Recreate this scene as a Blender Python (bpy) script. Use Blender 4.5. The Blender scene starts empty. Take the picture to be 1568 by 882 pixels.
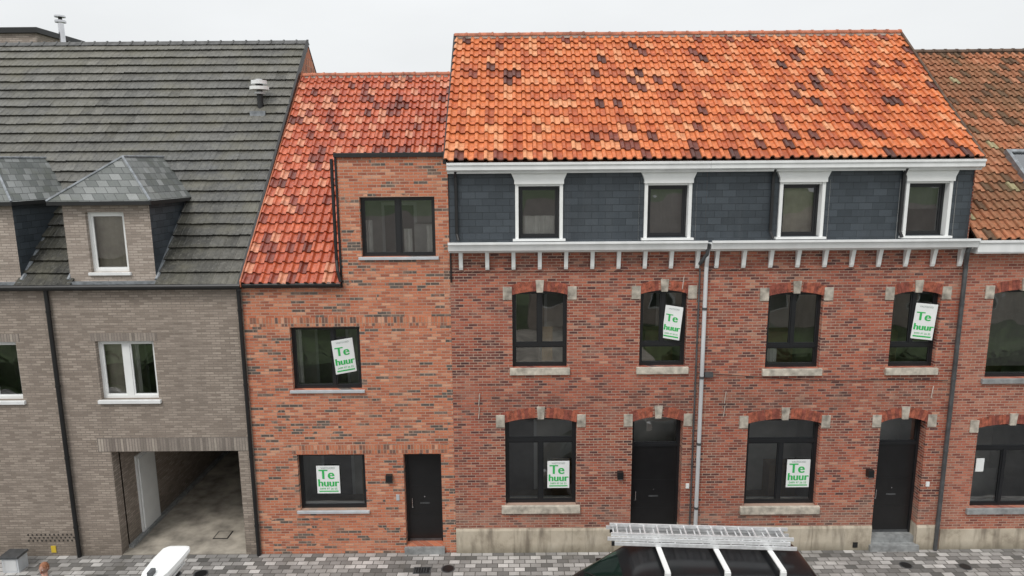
import bpy, math, random
from mathutils import Vector, Matrix, noise
random.seed(7)
S=bpy.context.scene
R=random.random
# ---------------------------------------------------------------- materials
def nd(t,typ,ins=None,**props):
    n=t.nodes.new(typ)
    for k,v in props.items(): setattr(n,k,v)
    for k,v in (ins or {}).items():
        s=n.inputs[k]
        if isinstance(v,bpy.types.NodeSocket): t.links.new(v,s)
        else: s.default_value=v
    return n
def c4(c): return (c[0],c[1],c[2],1.0)
def newmat(name):
    m=bpy.data.materials.new(name); m.use_nodes=True; t=m.node_tree; t.nodes.clear()
    o=nd(t,'ShaderNodeOutputMaterial'); b=nd(t,'ShaderNodeBsdfPrincipled'); t.links.new(b.outputs[0],o.inputs[0])
    return m,t,b,o
def ramp(t,fac,stops,interp='LINEAR'):
    r=nd(t,'ShaderNodeValToRGB',{'Fac':fac}); cr=r.color_ramp; cr.interpolation=interp
    while len(cr.elements)<len(stops): cr.elements.new(0.5)
    for e,(p,c) in zip(cr.elements,stops): e.position=p; e.color=c4(c) if hasattr(c,'__len__') else (c,c,c,1)
    return r.outputs['Color']
def mixc(t,fac,a,b,mode='MIX'):
    def f(v): return v if isinstance(v,bpy.types.NodeSocket) else c4(v)
    return nd(t,'ShaderNodeMixRGB',{'Fac':fac,'Color1':f(a),'Color2':f(b)},blend_type=mode).outputs['Color']
def pos(t): return nd(t,'ShaderNodeNewGeometry').outputs['Position']
def nz(t,vec,scale,detail=4,rough=.55):
    return nd(t,'ShaderNodeTexNoise',{'Vector':vec,'Scale':scale,'Detail':detail,'Roughness':rough}).outputs['Fac']
def mth(t,op,a,b=0.0,clamp=False):
    n=nd(t,'ShaderNodeMath',{0:a,1:b},operation=op); n.use_clamp=clamp; return n.outputs[0]
def smat(name,col,rough=.6,metal=0.0,var=.15,scale=3.0,bump=0.0,streak=False):
    m,t,b,o=newmat(name); p=pos(t)
    v=p
    if streak:
        v=nd(t,'ShaderNodeMapping',{'Vector':p,'Scale':(1,1,.15)}).outputs[0]
    f=ramp(t,nz(t,v,scale,6),[(.3,1-var*1.6),(.7,1+var*.6)])
    c=mixc(t,1.0,col,f,'MULTIPLY'); t.links.new(c,b.inputs['Base Color'])
    b.inputs['Roughness'].default_value=rough; b.inputs['Metallic'].default_value=metal
    if bump:
        bn=nd(t,'ShaderNodeBump',{'Height':nz(t,p,scale*12,3),'Strength':bump,'Distance':.01}); t.links.new(bn.outputs[0],b.inputs['Normal'])
    return m
def brick_mat(name,stops,mortar,bw=.21,bh=.068,ms=.007,vert=False,flat=False,stain=.35,stain_col=None,dash=None,rough=.88,pale=None,paleamt=.55,bumpd=.006,offs=.5,lowdark=None,mfac=.85,grain=.35,bands=None):
    m,t,b,o=newmat(name); p=pos(t); s=nd(t,'ShaderNodeSeparateXYZ',{0:p})
    X,Y,Z=s.outputs
    if flat: vec=nd(t,'ShaderNodeCombineXYZ',{0:X,1:Y}).outputs[0]
    else:
        u=mth(t,'ADD',X,Y)
        vec=nd(t,'ShaderNodeCombineXYZ',{0:Z,1:u} if vert else {0:u,1:Z}).outputs[0]
    br=nd(t,'ShaderNodeTexBrick',{'Vector':vec,'Color1':(0,0,0,1),'Color2':(1,1,1,1),'Mortar':(.5,.5,.5,1),'Scale':1.0,'Mortar Size':ms,'Mortar Smooth':.15,'Bias':0.0,'Brick Width':bw,'Row Height':bh},offset=offs)
    c=ramp(t,br.outputs['Color'],stops)
    if dash:
        d=nd(t,'ShaderNodeTexBrick',{'Vector':vec,'Color1':(0,0,0,1),'Color2':(1,1,1,1),'Mortar':(0,0,0,1),'Scale':1.0,'Mortar Size':.0,'Bias':0.0,'Brick Width':bw*1.5,'Row Height':bh},offset=.37,offset_frequency=3)
        k=mth(t,'ADD',d.outputs['Color'],mth(t,'MULTIPLY',nz(t,p,1.7,2),.35))
        for lo,hi,col in dash:
            a=ramp(t,k,[(lo,0.0),(lo+.01,1.0),(hi,1.0),(min(hi+.01,1),0.0)])
            c=mixc(t,a,c,mixc(t,br.outputs['Color'],col,[q*.6 for q in col]))
    n1=nz(t,p,.55,6,.6)
    c=mixc(t,1.0,c,ramp(t,n1,[(.3,1-stain),(.52,1.0),(.75,1+stain*.45)]),'MULTIPLY')
    n3=nz(t,nd(t,'ShaderNodeMapping',{'Vector':p,'Scale':(1.6,1.6,.25)}).outputs[0],1.3,5)
    c=mixc(t,ramp(t,n3,[(.5,0.0),(.8,.5)]),c,stain_col or (.09,.06,.05))
    if pale:
        n2=nz(t,p,2.3,8,.7)
        c=mixc(t,ramp(t,n2,[(.50,0.0),(.72,paleamt)]),c,pale)
        n4=nz(t,nd(t,'ShaderNodeMapping',{'Vector':p,'Scale':(.7,.7,2.2)}).outputs[0],1.1,7,.7)
        c=mixc(t,ramp(t,n4,[(.58,0.0),(.74,paleamt*.8)]),c,pale)
    c=mixc(t,mth(t,'MULTIPLY',br.outputs['Fac'],mfac),c,mixc(t,ramp(t,n1,[(.35,0.0),(.7,1.0)]),mortar,[q*.6 for q in mortar]))
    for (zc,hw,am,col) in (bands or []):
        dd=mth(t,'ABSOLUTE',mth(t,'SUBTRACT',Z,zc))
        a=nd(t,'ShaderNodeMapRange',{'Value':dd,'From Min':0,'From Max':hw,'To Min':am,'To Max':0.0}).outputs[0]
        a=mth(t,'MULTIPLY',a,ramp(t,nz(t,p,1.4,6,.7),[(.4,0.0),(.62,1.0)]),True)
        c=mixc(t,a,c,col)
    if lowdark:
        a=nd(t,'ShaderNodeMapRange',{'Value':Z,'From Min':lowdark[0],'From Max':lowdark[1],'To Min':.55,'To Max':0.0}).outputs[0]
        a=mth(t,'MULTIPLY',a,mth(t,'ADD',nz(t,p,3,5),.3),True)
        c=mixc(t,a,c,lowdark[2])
    c=mixc(t,grain,c,ramp(t,nz(t,p,45,3),[(.3,.55),(.7,1.3)]),'MULTIPLY')
    t.links.new(c,b.inputs['Base Color']); b.inputs['Roughness'].default_value=rough
    h=mth(t,'SUBTRACT',mth(t,'MULTIPLY',nz(t,p,60,3),.3),br.outputs['Fac'])
    bn=nd(t,'ShaderNodeBump',{'Height':h,'Strength':.8,'Distance':bumpd}); t.links.new(bn.outputs[0],b.inputs['Normal'])
    return m
def tile_mat(name,rough=.45,moss=None,mossamt=.5,spec=.5,fine=None,lo=.66,hi=1.2):
    m,t,b,o=newmat(name); p=pos(t)
    a=nd(t,'ShaderNodeAttribute',attribute_name='Col').outputs['Color']
    c=mixc(t,1.0,a,ramp(t,nz(t,p,9,6,.65),[(.3,lo),(.7,hi)]),'MULTIPLY')
    if fine:
        c=mixc(t,ramp(t,nz(t,p,14,5,.7),[(.52,0.0),(.72,.55)]),c,fine)
    if moss:
        c=mixc(t,ramp(t,nz(t,p,1.1,8,.7),[(.45,0.0),(.7,mossamt)]),c,moss)
    t.links.new(c,b.inputs['Base Color'])
    t.links.new(ramp(t,nz(t,p,6,4),[(.3,max(rough-.1,.05)),(.7,rough+.15)]),b.inputs['Roughness'])
    b.inputs['Specular IOR Level'].default_value=spec
    bn=nd(t,'ShaderNodeBump',{'Height':nz(t,p,40,4),'Strength':.35,'Distance':.006}); t.links.new(bn.outputs[0],b.inputs['Normal'])
    return m

M={}
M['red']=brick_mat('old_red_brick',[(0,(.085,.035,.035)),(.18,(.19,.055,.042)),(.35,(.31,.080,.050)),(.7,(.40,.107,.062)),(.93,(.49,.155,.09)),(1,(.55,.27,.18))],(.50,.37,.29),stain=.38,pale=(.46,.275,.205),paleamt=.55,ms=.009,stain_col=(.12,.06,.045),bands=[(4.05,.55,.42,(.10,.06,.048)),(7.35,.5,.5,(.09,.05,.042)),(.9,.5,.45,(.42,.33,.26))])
M['red2']=brick_mat('neighbour_red_brick',[(0,(.22,.065,.048)),(.5,(.43,.13,.08)),(1,(.51,.20,.13))],(.50,.37,.29),stain=.22,pale=(.47,.29,.22),ms=.009,stain_col=(.2,.1,.07))
M['new']=brick_mat('orange_brick',[(0,(.32,.10,.06)),(.35,(.50,.155,.08)),(.8,(.60,.21,.11)),(1,(.68,.34,.21))],(.54,.40,.31),bw=.215,bh=.07,stain=.12,dash=[(.84,.99,(.14,.115,.10)),(1.03,1.2,(.28,.21,.165))],stain_col=(.34,.15,.09),pale=(.60,.36,.25),paleamt=.4,ms=.0085)
M['newv']=brick_mat('orange_soldier_brick',[(0,(.15,.10,.085)),(.2,(.27,.12,.08)),(.35,(.48,.16,.085)),(.8,(.58,.21,.11)),(1,(.66,.35,.23))],(.48,.36,.27),bw=.215,bh=.075,vert=True,offs=0.0,stain=.12)
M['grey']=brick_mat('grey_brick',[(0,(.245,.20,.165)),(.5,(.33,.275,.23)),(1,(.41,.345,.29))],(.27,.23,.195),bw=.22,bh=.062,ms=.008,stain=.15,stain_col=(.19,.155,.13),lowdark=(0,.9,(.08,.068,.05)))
M['greyv']=brick_mat('grey_soldier_brick',[(0,(.21,.18,.155)),(.5,(.31,.265,.23)),(1,(.39,.34,.29))],(.20,.175,.155),bw=.35,bh=.07,vert=True,offs=0.0)
M['gdorm']=brick_mat('dormer_brick',[(0,(.30,.25,.21)),(.5,(.41,.345,.295)),(1,(.48,.41,.355))],(.31,.265,.23),bw=.22,bh=.062,ms=.008,stain=.12,stain_col=(.26,.215,.18))
M['slate']=brick_mat('slate_cladding',[(0,(.036,.046,.056)),(.5,(.046,.058,.070)),(1,(.060,.074,.088))],(.018,.023,.028),bw=.32,bh=.16,ms=.005,stain=.25,rough=.5,stain_col=(.085,.096,.106),bumpd=.014,mfac=.8,grain=.3)
M['slater']=brick_mat('slate_roofing',[(0,(.10,.11,.105)),(.5,(.16,.17,.165)),(1,(.26,.27,.265))],(.04,.043,.042),bw=.26,bh=.15,ms=.006,stain=.3,rough=.55,stain_col=(.10,.11,.07),bumpd=.012)
M['arch']=smat('arch_brick',(.42,.12,.07),.88,var=.4,scale=9,bump=.4)
M['archo']=smat('arch_brick_dark',(.29,.08,.055),.88,var=.35,scale=9,bump=.4)
M['stone']=smat('weathered_stone',(.50,.45,.38),.85,var=.4,scale=5,bump=.4)
M['sill']=smat('sill_stone',(.56,.51,.43),.8,var=.3,scale=6,bump=.3)
M['bluestone']=smat('blue_stone',(.30,.31,.31),.6,var=.25,scale=6,bump=.2)
M['alu']=smat('aluminium_sill',(.58,.61,.64),.4,.2,var=.1)
M['white']=smat('white_paint',(.80,.81,.81),.45,var=.07,scale=3,streak=True)
M['pvc']=smat('white_pvc',(.82,.83,.82),.35,var=.04)
M['frame']=smat('anthracite_frame',(.013,.014,.016),.4,var=.1)
M['black']=smat('black_metal',(.014,.014,.015),.45,var=.2)
M['door']=smat('black_door',(.012,.012,.013),.35,var=.15)
M['zinc']=smat('zinc_pipe',(.11,.115,.12),.5,.4,var=.25,scale=5)
M['lead']=smat('lead_flashing',(.27,.29,.31),.5,.2,var=.3,scale=8)
M['greypipe']=smat('light_grey_pipe',(.60,.61,.62),.45,var=.15,streak=True)
M['steel']=smat('handle_steel',(.7,.7,.72),.25,1.0)
M['int']=smat('interior_plaster',(.70,.68,.64),.9,var=.25,scale=.9)
M['intfloor']=smat('interior_floor',(.42,.34,.25),.6,var=.2)
M['curtain']=smat('curtain_cloth',(.75,.74,.70),.9,var=.1)
M['blind']=smat('blind_cloth',(.52,.47,.39),.9,var=.15)
M['blindg']=smat('grey_blind_cloth',(.22,.21,.20),.9,var=.1)
M['card']=smat('cardboard',(.42,.30,.18),.9,var=.1)
M['mortar']=smat('ridge_mortar',(.55,.46,.40),.9,var=.3)
M['ridge']=smat('ridge_tile_clay',(.50,.16,.08),.6,var=.35,scale=5,bump=.3)
M['ridgeb']=smat('ridge_tile_brown',(.12,.075,.05),.8,var=.4,scale=5,bump=.3)
M['ridgeg']=smat('ridge_tile_grey',(.12,.12,.118),.8,var=.3,scale=5,bump=.3)
M['tile']=tile_mat('clay_tile',.42,spec=.4,lo=.62,hi=1.25)
M['tile2']=tile_mat('glazed_clay_tile',.26,spec=.7,lo=.62,hi=1.22)
M['tileg']=tile_mat('concrete_roof_tile',.5,moss=(.165,.155,.11),mossamt=.5,spec=.4,fine=(.21,.205,.18),lo=.6,hi=1.2)
M['tileb']=tile_mat('mossy_clay_tile',.75,moss=(.15,.12,.065),mossamt=.5,spec=.25,fine=(.09,.08,.045))
M['concrete']=smat('concrete',(.42,.38,.32),.9,var=.35,scale=2,bump=.3)
M['green']=smat('green_print',(.03,.45,.10),.6,var=.03)
M['greyp']=smat('grey_print',(.3,.35,.33),.6,var=.03)
M['signw']=smat('sign_board',(.82,.84,.83),.5,var=.05)
def plinth_mat():
    m,t,b,o=newmat('cement_plinth'); p=pos(t)
    c=ramp(t,nz(t,p,1.6,7,.65),[(.3,(.26,.22,.17)),(.48,(.48,.42,.33)),(.75,(.60,.54,.44))])
    st=nz(t,nd(t,'ShaderNodeMapping',{'Vector':p,'Scale':(3,3,.5)}).outputs[0],1.5,4)
    c=mixc(t,ramp(t,st,[(.48,0.0),(.70,.8)]),c,(.16,.13,.10))
    s=nd(t,'ShaderNodeSeparateXYZ',{0:p})
    a=nd(t,'ShaderNodeMapRange',{'Value':s.outputs[2],'From Min':0,'From Max':.25,'To Min':.6,'To Max':0.0}).outputs[0]
    c=mixc(t,a,c,(.12,.11,.075))
    t.links.new(c,b.inputs['Base Color']); b.inputs['Roughness'].default_value=.9
    bn=nd(t,'ShaderNodeBump',{'Height':nz(t,p,25,5),'Strength':.5,'Distance':.01}); t.links.new(bn.outputs[0],b.inputs['Normal'])
    return m
M['plinth']=plinth_mat()
M['paver']=brick_mat('concrete_pavers',[(0,(.11,.106,.10)),(.3,(.24,.23,.22)),(.7,(.38,.365,.35)),(1,(.60,.58,.56))],(.07,.065,.055),bw=.27,bh=.17,ms=.010,flat=True,stain=.35,bumpd=.01,stain_col=(.14,.125,.10))
M['asphalt']=smat('asphalt',(.075,.075,.077),.8,var=.3,scale=4,bump=.6)
M['kerb']=smat('kerb_concrete',(.40,.39,.37),.85,var=.25,scale=4,bump=.3)
M['grass']=smat('grass_ground',(.085,.13,.045),.95,var=.5,scale=2,bump=.8)
def glass_mat(name,tint=.82,k=1.5,a=.05):
    m=bpy.data.materials.new(name); m.use_nodes=True; t=m.node_tree; t.nodes.clear()
    o=nd(t,'ShaderNodeOutputMaterial'); p=pos(t)
    bn=nd(t,'ShaderNodeBump',{'Height':nz(t,p,1.2,1),'Strength':.3,'Distance':.03})
    fr=nd(t,'ShaderNodeFresnel',{'IOR':1.52})
    f=mth(t,'ADD',mth(t,'MULTIPLY',fr.outputs[0],k),a,True)
    tr=nd(t,'ShaderNodeBsdfTransparent',{'Color':(tint,tint*1.02,tint*1.01,1)})
    gl=nd(t,'ShaderNodeBsdfGlossy',{'Color':(.95,.97,1,1),'Roughness':.015,'Normal':bn.outputs[0]})
    mx=nd(t,'ShaderNodeMixShader',{0:f,1:tr.outputs[0],2:gl.outputs[0]})
    t.links.new(mx.outputs[0],o.inputs[0]); return m
M['glass']=glass_mat('window_glass',.86,2.6,.05)

# ---------------------------------------------------------------- mesh builder
class MB:
    def __init__(s): s.v=[];s.f=[];s.m=[];s.c=[];s.mats=[]
    def mi(s,k):
        if k not in s.mats: s.mats.append(k)
        return s.mats.index(k)
    def poly(s,pts,k,col=(1,1,1)):
        b=len(s.v); s.v+= [tuple(p) for p in pts]; s.f.append(tuple(range(b,b+len(pts)))); s.m.append(s.mi(k)); s.c.append(col)
    def box(s,x0,x1,y0,y1,z0,z1,k):
        b=len(s.v)
        s.v+=[(x0,y0,z0),(x1,y0,z0),(x1,y1,z0),(x0,y1,z0),(x0,y0,z1),(x1,y0,z1),(x1,y1,z1),(x0,y1,z1)]
        for f in [(0,3,2,1),(4,5,6,7),(0,1,5,4),(1,2,6,5),(2,3,7,6),(3,0,4,7)]:
            s.f.append(tuple(b+i for i in f)); s.m.append(s.mi(k)); s.c.append((1,1,1))
    def prism(s,poly,y0,y1,k,axis='y'):
        n=len(poly)
        def P(a,b,y): return (a,y,b) if axis=='y' else ((y,a,b) if axis=='x' else (a,b,y))
        A=[P(a,b,y0) for a,b in poly]; B=[P(a,b,y1) for a,b in poly]
        s.poly(A,k); s.poly(B[::-1],k)
        for i in range(n):
            j=(i+1)%n; s.poly([A[j],A[i],B[i],B[j]],k)
    def tube(s,path,r,k,seg=10,cap=True):
        path=[Vector(p) for p in path]; rings=[]
        for i,p in enumerate(path):
            d=(path[min(i+1,len(path)-1)]-path[max(i-1,0)]).normalized()
            u=d.cross(Vector((0,1,0.01))); 
            if u.length<.05: u=d.cross(Vector((1,0,0)))
            u.normalize(); w=d.cross(u)
            b=len(s.v)
            for j in range(seg):
                a=2*math.pi*j/seg; s.v.append(tuple(p+(u*math.cos(a)+w*math.sin(a))*r))
            rings.append(b)
        for a,b in zip(rings,rings[1:]):
            for j in range(seg):
                j2=(j+1)%seg; s.f.append((a+j,a+j2,b+j2,b+j)); s.m.append(s.mi(k)); s.c.append((1,1,1))
        if cap:
            for b in (rings[0],rings[-1]):
                s.f.append(tuple(b+j for j in range(seg))); s.m.append(s.mi(k)); s.c.append((1,1,1))
    def obj(s,name,parent=None,bevel=0,smooth=False,col=False,sub=0):
        me=bpy.data.meshes.new(name); me.from_pydata(s.v,[],s.f); 
        for k in s.mats: me.materials.append(M[k])
        me.polygons.foreach_set('material_index',s.m)
        if smooth: me.polygons.foreach_set('use_smooth',[True]*len(s.f))
        if col:
            ca=me.color_attributes.new(name='Col',type='FLOAT_COLOR',domain='CORNER')
            arr=[]
            for f,c in zip(s.f,s.c): arr+=[c[0],c[1],c[2],1.0]*len(f)
            ca.data.foreach_set('color',arr)
        me.update()
        o=bpy.data.objects.new(name,me); S.collection.objects.link(o)
        if parent: o.parent=parent
        if bevel:
            b=o.modifiers.new('bev','BEVEL'); b.width=bevel; b.segments=2; b.limit_method='ANGLE'
        if sub:
            b=o.modifiers.new('sub','SUBSURF'); b.levels=sub; b.render_levels=sub
        return o
def empty(name,loc=(0,0,0)):
    o=bpy.data.objects.new(name,None); S.collection.objects.link(o); o.location=loc; return o

class House:
    def __init__(s,name):
        s.root=empty(name); s.p={}
    def __getitem__(s,k):
        if k not in s.p: s.p[k]=MB()
        return s.p[k]
    def done(s,bev=()):
        for k,mb in s.p.items():
            mb.obj(k,s.root,bevel=.006 if k in ('sills','stones','trim','steps') else 0)

def wall(mb,x0,x1,z0,z1,holes,k,y=0.0,rev=.2,split=None):
    xs=sorted(set([x0,x1]+[h[0] for h in holes]+[h[1] for h in holes])); zs=sorted(set([z0,z1]+[h[2] for h in holes]+[h[3] for h in holes]))
    for a,b in zip(xs,xs[1:]):
        for c,d in zip(zs,zs[1:]):
            mx,mz=(a+b)/2,(c+d)/2
            if any(h[0]<mx<h[1] and h[2]<mz<h[3] for h in holes): continue
            if a<x0 or b>x1: continue
            mb.poly([(a,y,c),(b,y,c),(b,y,d),(a,y,d)],k)
    for h in holes:
        a,b,c,d=h[:4]; r=h[4] if len(h)>4 else rev
        mb.poly([(a,y,c),(a,y,d),(a,y+r,d),(a,y+r,c)],k)
        mb.poly([(b,y,c),(b,y+r,c),(b,y+r,d),(b,y,d)],k)
        mb.poly([(a,y,d),(b,y,d),(b,y+r,d),(a,y+r,d)],k)
        mb.poly([(a,y,c),(a,y+r,c),(b,y+r,c),(b,y,c)],k)
def room(mb,x0,x1,z0,z1,y0,y1):
    y1=y0+(y1-y0)*.72
    mb.poly([(x0,y1,z0),(x1,y1,z0),(x1,y1,z1),(x0,y1,z1)],'int')
    mb.poly([(x0,y0,z0),(x0,y1,z0),(x0,y1,z1),(x0,y0,z1)],'int')
    mb.poly([(x1,y0,z0),(x1,y0,z1),(x1,y1,z1),(x1,y1,z0)],'int')
    mb.poly([(x0,y0,z0),(x1,y0,z0),(x1,y1,z0),(x0,y1,z0)],'intfloor')
    mb.poly([(x0,y0,z1),(x0,y1,z1),(x1,y1,z1),(x1,y0,z1)],'int')
    if x1-x0>1.7:
        h=z0+(z1-z0)*.78
        mb.box(x0+.42,x0+1.18,y1-.05,y1-.03,z0+.01,h-.08,'blindg'); mb.box(x0+.34,x0+1.26,y1-.03,y1-.004,z0+.01,h,'pvc')
        mb.box(x1-.9,x1-.15,y1-.5,y1-.02,z0+.01,z0+.95,'card' if R()<.4 else 'curtain')
def pane(H,a,b,c,d,y,k,s=.035):
    F=H['window_frames']; y0=y+.018; y1=y+.062
    F.box(a,a+s,y0,y1,c,d,k); F.box(b-s,b,y0,y1,c,d,k)
    F.box(a+s,b-s,y0,y1,c,c+s,k); F.box(a+s,b-s,y0,y1,d-s,d,k)
    t=(R()-.5)*.006; t2=(R()-.5)*.006
    H['window_glass'].poly([(a+s,y+.04-t,c+s),(b-s,y+.04+t,c+s),(b-s,y+.04+t+t2,d-s),(a+s,y+.04-t+t2,d-s)],'glass')
def window(H,x0,x1,z0,z1,y=.14,fw=.055,cells=None,k='frame',rm=(.4,.7,.25,3.0),mw=.06,curt=None,blind=0,sash=.035):
    F=H['window_frames']; y1=y+.08
    F.box(x0,x0+fw,y,y1,z0,z1,k); F.box(x1-fw,x1,y,y1,z0,z1,k)
    F.box(x0+fw,x1-fw,y,y1,z0,z0+fw,k); F.box(x0+fw,x1-fw,y,y1,z1-fw,z1,k)
    H['interior'].box(x0+.01,x1-.01,y+.085,y+.30,z0+.005,z0+.035,'pvc')
    cells=cells or [(0,1,[])]
    X0,X1,Z0,Z1=x0+fw,x1-fw,z0+fw,z1-fw
    for n,(fa,fb,sp) in enumerate(cells):
        za=Z0+(Z1-Z0)*fa; zb=Z0+(Z1-Z0)*fb
        if n>0: F.box(X0,X1,y,y1,za-mw/2,za+mw/2,k); za+=mw/2
        if n<len(cells)-1: zb-=mw/2
        xs=[X0]+[X0+(X1-X0)*q for q in sp]+[X1]
        for i in range(len(xs)-1):
            a,b=xs[i],xs[i+1]
            if i>0: F.box(a-mw/2,a+mw/2,y,y1,za,zb,k); a+=mw/2
            if i<len(xs)-2: b-=mw/2
            pane(H,a,b,za,zb,y,k,sash)
    if rm: room(H['interior'],x0-rm[0],x1+rm[0],z0-rm[1],z1+rm[2],.03 if y>0 else y+.03,y+rm[3])
    if curt:
        for (fa,fb,ha,hb,kk) in curt:
            a=x0+(x1-x0)*fa; b=x0+(x1-x0)*fb; n=max(4,int((b-a)/.05)); yy=y+.2
            ha=max(ha,.04)
            am=.03 if kk=='curtain' else .004
            pts=[(a+(b-a)*i/n, yy+am*math.sin(i*1.9)+am*.3*math.sin(i*.7)) for i in range(n+1)]
            for p,q in zip(pts,pts[1:]):
                H['curtains'].poly([(p[0],p[1],z0+(z1-z0)*ha),(q[0],q[1],z0+(z1-z0)*ha),(q[0],q[1],z0+(z1-z0)*hb),(p[0],p[1],z0+(z1-z0)*hb)],kk)
def arch(H,x0,x1,zs,rise,band=.24,y=0.0,wk='red'):
    w=x1-x0; Rr=(w*w/4+rise*rise)/(2*rise); cx=(x0+x1)/2; cz=zs+rise-Rr; am=math.asin(w/2/Rr); zc=zs+rise
    W=H['walls']; n=10
    pts=[(cx+Rr*math.sin(-am+2*am*i/n), cz+Rr*math.cos(-am+2*am*i/n)) for i in range(n+1)]
    for p,q in zip(pts,pts[1:]):
        if zc-min(p[1],q[1])>.002: W.poly([(p[0],y+.001,p[1]),(q[0],y+.001,q[1]),(q[0],y+.001,zc+.001),(p[0],y+.001,zc+.001)],wk)
        W.poly([(p[0],y,p[1]),(q[0],y,q[1]),(q[0],y+.2,q[1]),(p[0],y+.2,p[1])],wk)
    nb=int(w/.082); kw=.09
    for i in range(nb):
        a0=-am+2*am*i/nb; a1=-am+2*am*(i+1)/nb; g=.004/Rr
        mid=(a0+a1)/2
        if abs(mid*Rr)<kw: continue
        a0+=g;a1-=g
        dy=-.006-.004*R()
        P=[(cx+Rr*math.sin(a0),cz+Rr*math.cos(a0)),(cx+Rr*math.sin(a1),cz+Rr*math.cos(a1)),(cx+(Rr+band)*math.sin(a1),cz+(Rr+band)*math.cos(a1)),(cx+(Rr+band)*math.sin(a0),cz+(Rr+band)*math.cos(a0))]
        H['arch_bricks'].prism(P,y+dy,y+.08,'archo' if R()<.35 else 'arch')
    St=H['stones']
    St.prism([(cx-.075,zc-.03),(cx+.075,zc-.03),(cx+.10,zc+band+.03),(cx-.10,zc+band+.03)],y-.035,y+.07,'stone')
    for a,b in ((x0-.22,x0-.005),(x1+.005,x1+.22)):
        St.box(a,b,y-.025,y+.07,zs-.12,zs+.2,'stone')

PAN=[(0,.012),(.05,.052),(.18,.066),(.34,.060),(.46,.020),(.56,.002),(.78,.0),(.93,.004),(1.0,.010)]
FLAT=[(0,.006),(.04,.014),(.10,.014),(.14,.004),(.55,.004),(.60,.012),(.66,.012),(.70,.004),(1.0,.004)]
def tile_roof(parent,name,x0,x1,ye,ze,yr,zr,tw,rows,prof,colf,k,skip=None,jit=.004,lift=.05,edge_shade=.6,th=.034):
    mb=MB(); L=math.hypot(yr-ye,zr-ze); u=Vector((0,(yr-ye)/L,(zr-ze)/L)); n=Vector((0,-u.z,u.y))
    cols=round((x1-x0)/tw); tw=(x1-x0)/cols; rl=L/rows; O=Vector((0,ye,ze))
    for r in range(rows):
        for c in range(cols):
            xa=x0+c*tw; s0=r*rl; s1=min(s0+rl*1.1,L)
            ctr=O+u*(s0+rl*.5)
            if skip and skip(xa+tw/2,ctr.z): continue
            j=(R()-.5)*2*jit; jx=(R()-.5)*jit*1.2; js=(R()-.5)*jit*2.5; tilt=(R()-.5)*jit
            col=colf(xa+tw/2,s0+rl/2,r,c)
            b=len(mb.v); m=len(prof); sg=0
            for q,h in prof:
                hh=h+j+tilt*(q-.5)*2
                p=O+u*(s0-.02+js)+n*(hh+lift); mb.v.append((xa+q*tw+jx,p.y,p.z))
            for q,h in prof:
                p=O+u*s1+n*(h*.9+.010); mb.v.append((xa+q*tw+jx,p.y,p.z))
            for q,h in prof:
                p=O+u*(s0-.018+js)+n*(h+j+lift-th); mb.v.append((xa+q*tw+jx,p.y,p.z))
            i=mb.mi(k)
            dk=tuple(v*edge_shade for v in col)  # tile fronts and sides coloured darker: row shadow painted in
            for a in range(m-1):
                mb.f.append((b+a,b+a+1,b+m+a+1,b+m+a)); mb.m.append(i); mb.c.append(col)
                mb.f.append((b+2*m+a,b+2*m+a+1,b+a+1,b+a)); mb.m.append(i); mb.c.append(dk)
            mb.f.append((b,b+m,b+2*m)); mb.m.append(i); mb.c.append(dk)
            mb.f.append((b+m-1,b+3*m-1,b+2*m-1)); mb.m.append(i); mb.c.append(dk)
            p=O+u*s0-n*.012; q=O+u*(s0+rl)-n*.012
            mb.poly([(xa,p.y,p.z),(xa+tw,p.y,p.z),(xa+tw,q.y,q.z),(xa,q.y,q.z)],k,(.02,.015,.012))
    yb=2*yr-ye
    mb.poly([(x0,yr,zr),(x1,yr,zr),(x1,yb,ze),(x0,yb,ze)],k,colf((x0+x1)/2,L*.8,1,1))
    return mb.obj(name,parent,col=True)
def ridge_row(H,x0,x1,y,z,k,r=.11,mort=True,seg=.34):
    n=int((x1-x0)/seg); l=(x1-x0)/n
    for i in range(n):
        a=x0+i*l; dz=(R()-.5)*.012
        for (xa,xb,rr) in ((a,a+l*.86,r),(a+l*.86,a+l,r+.016)):
            pts=[(rr*math.cos(math.pi*t/8),rr*.85*math.sin(math.pi*t/8)-.02+dz) for t in range(9)]
            H['ridge'].prism([(y+p,z+q) for p,q in pts],xa,xb,k,axis='x')
    if mort: H['ridge'].box(x0,x1,y-r*.8,y+r*.8,z-.09,z-.015,'mortar' if mort is True else mort)
def pipe(H,x,z0,z1,y=-.09,r=.045,k='zinc',nm='downpipes'):
    H[nm].tube([(x,y,z0),(x,y,z1)],r,k)
    z=z0+.8
    while z<z1-.3:
        H[nm].tube([(x,y,z),(x,y,z+.05)],r+.009,k); H[nm].box(x-.015,x+.015,y+r*.8,.01,z+.01,z+.04,k); z+=1.85
def nzv(x,y,s,o=0): return noise.noise(Vector((x*s+o,y*s+o*.7,o)))
def lerp(a,b,t): return tuple(p+(q-p)*t for p,q in zip(a,b))

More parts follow.
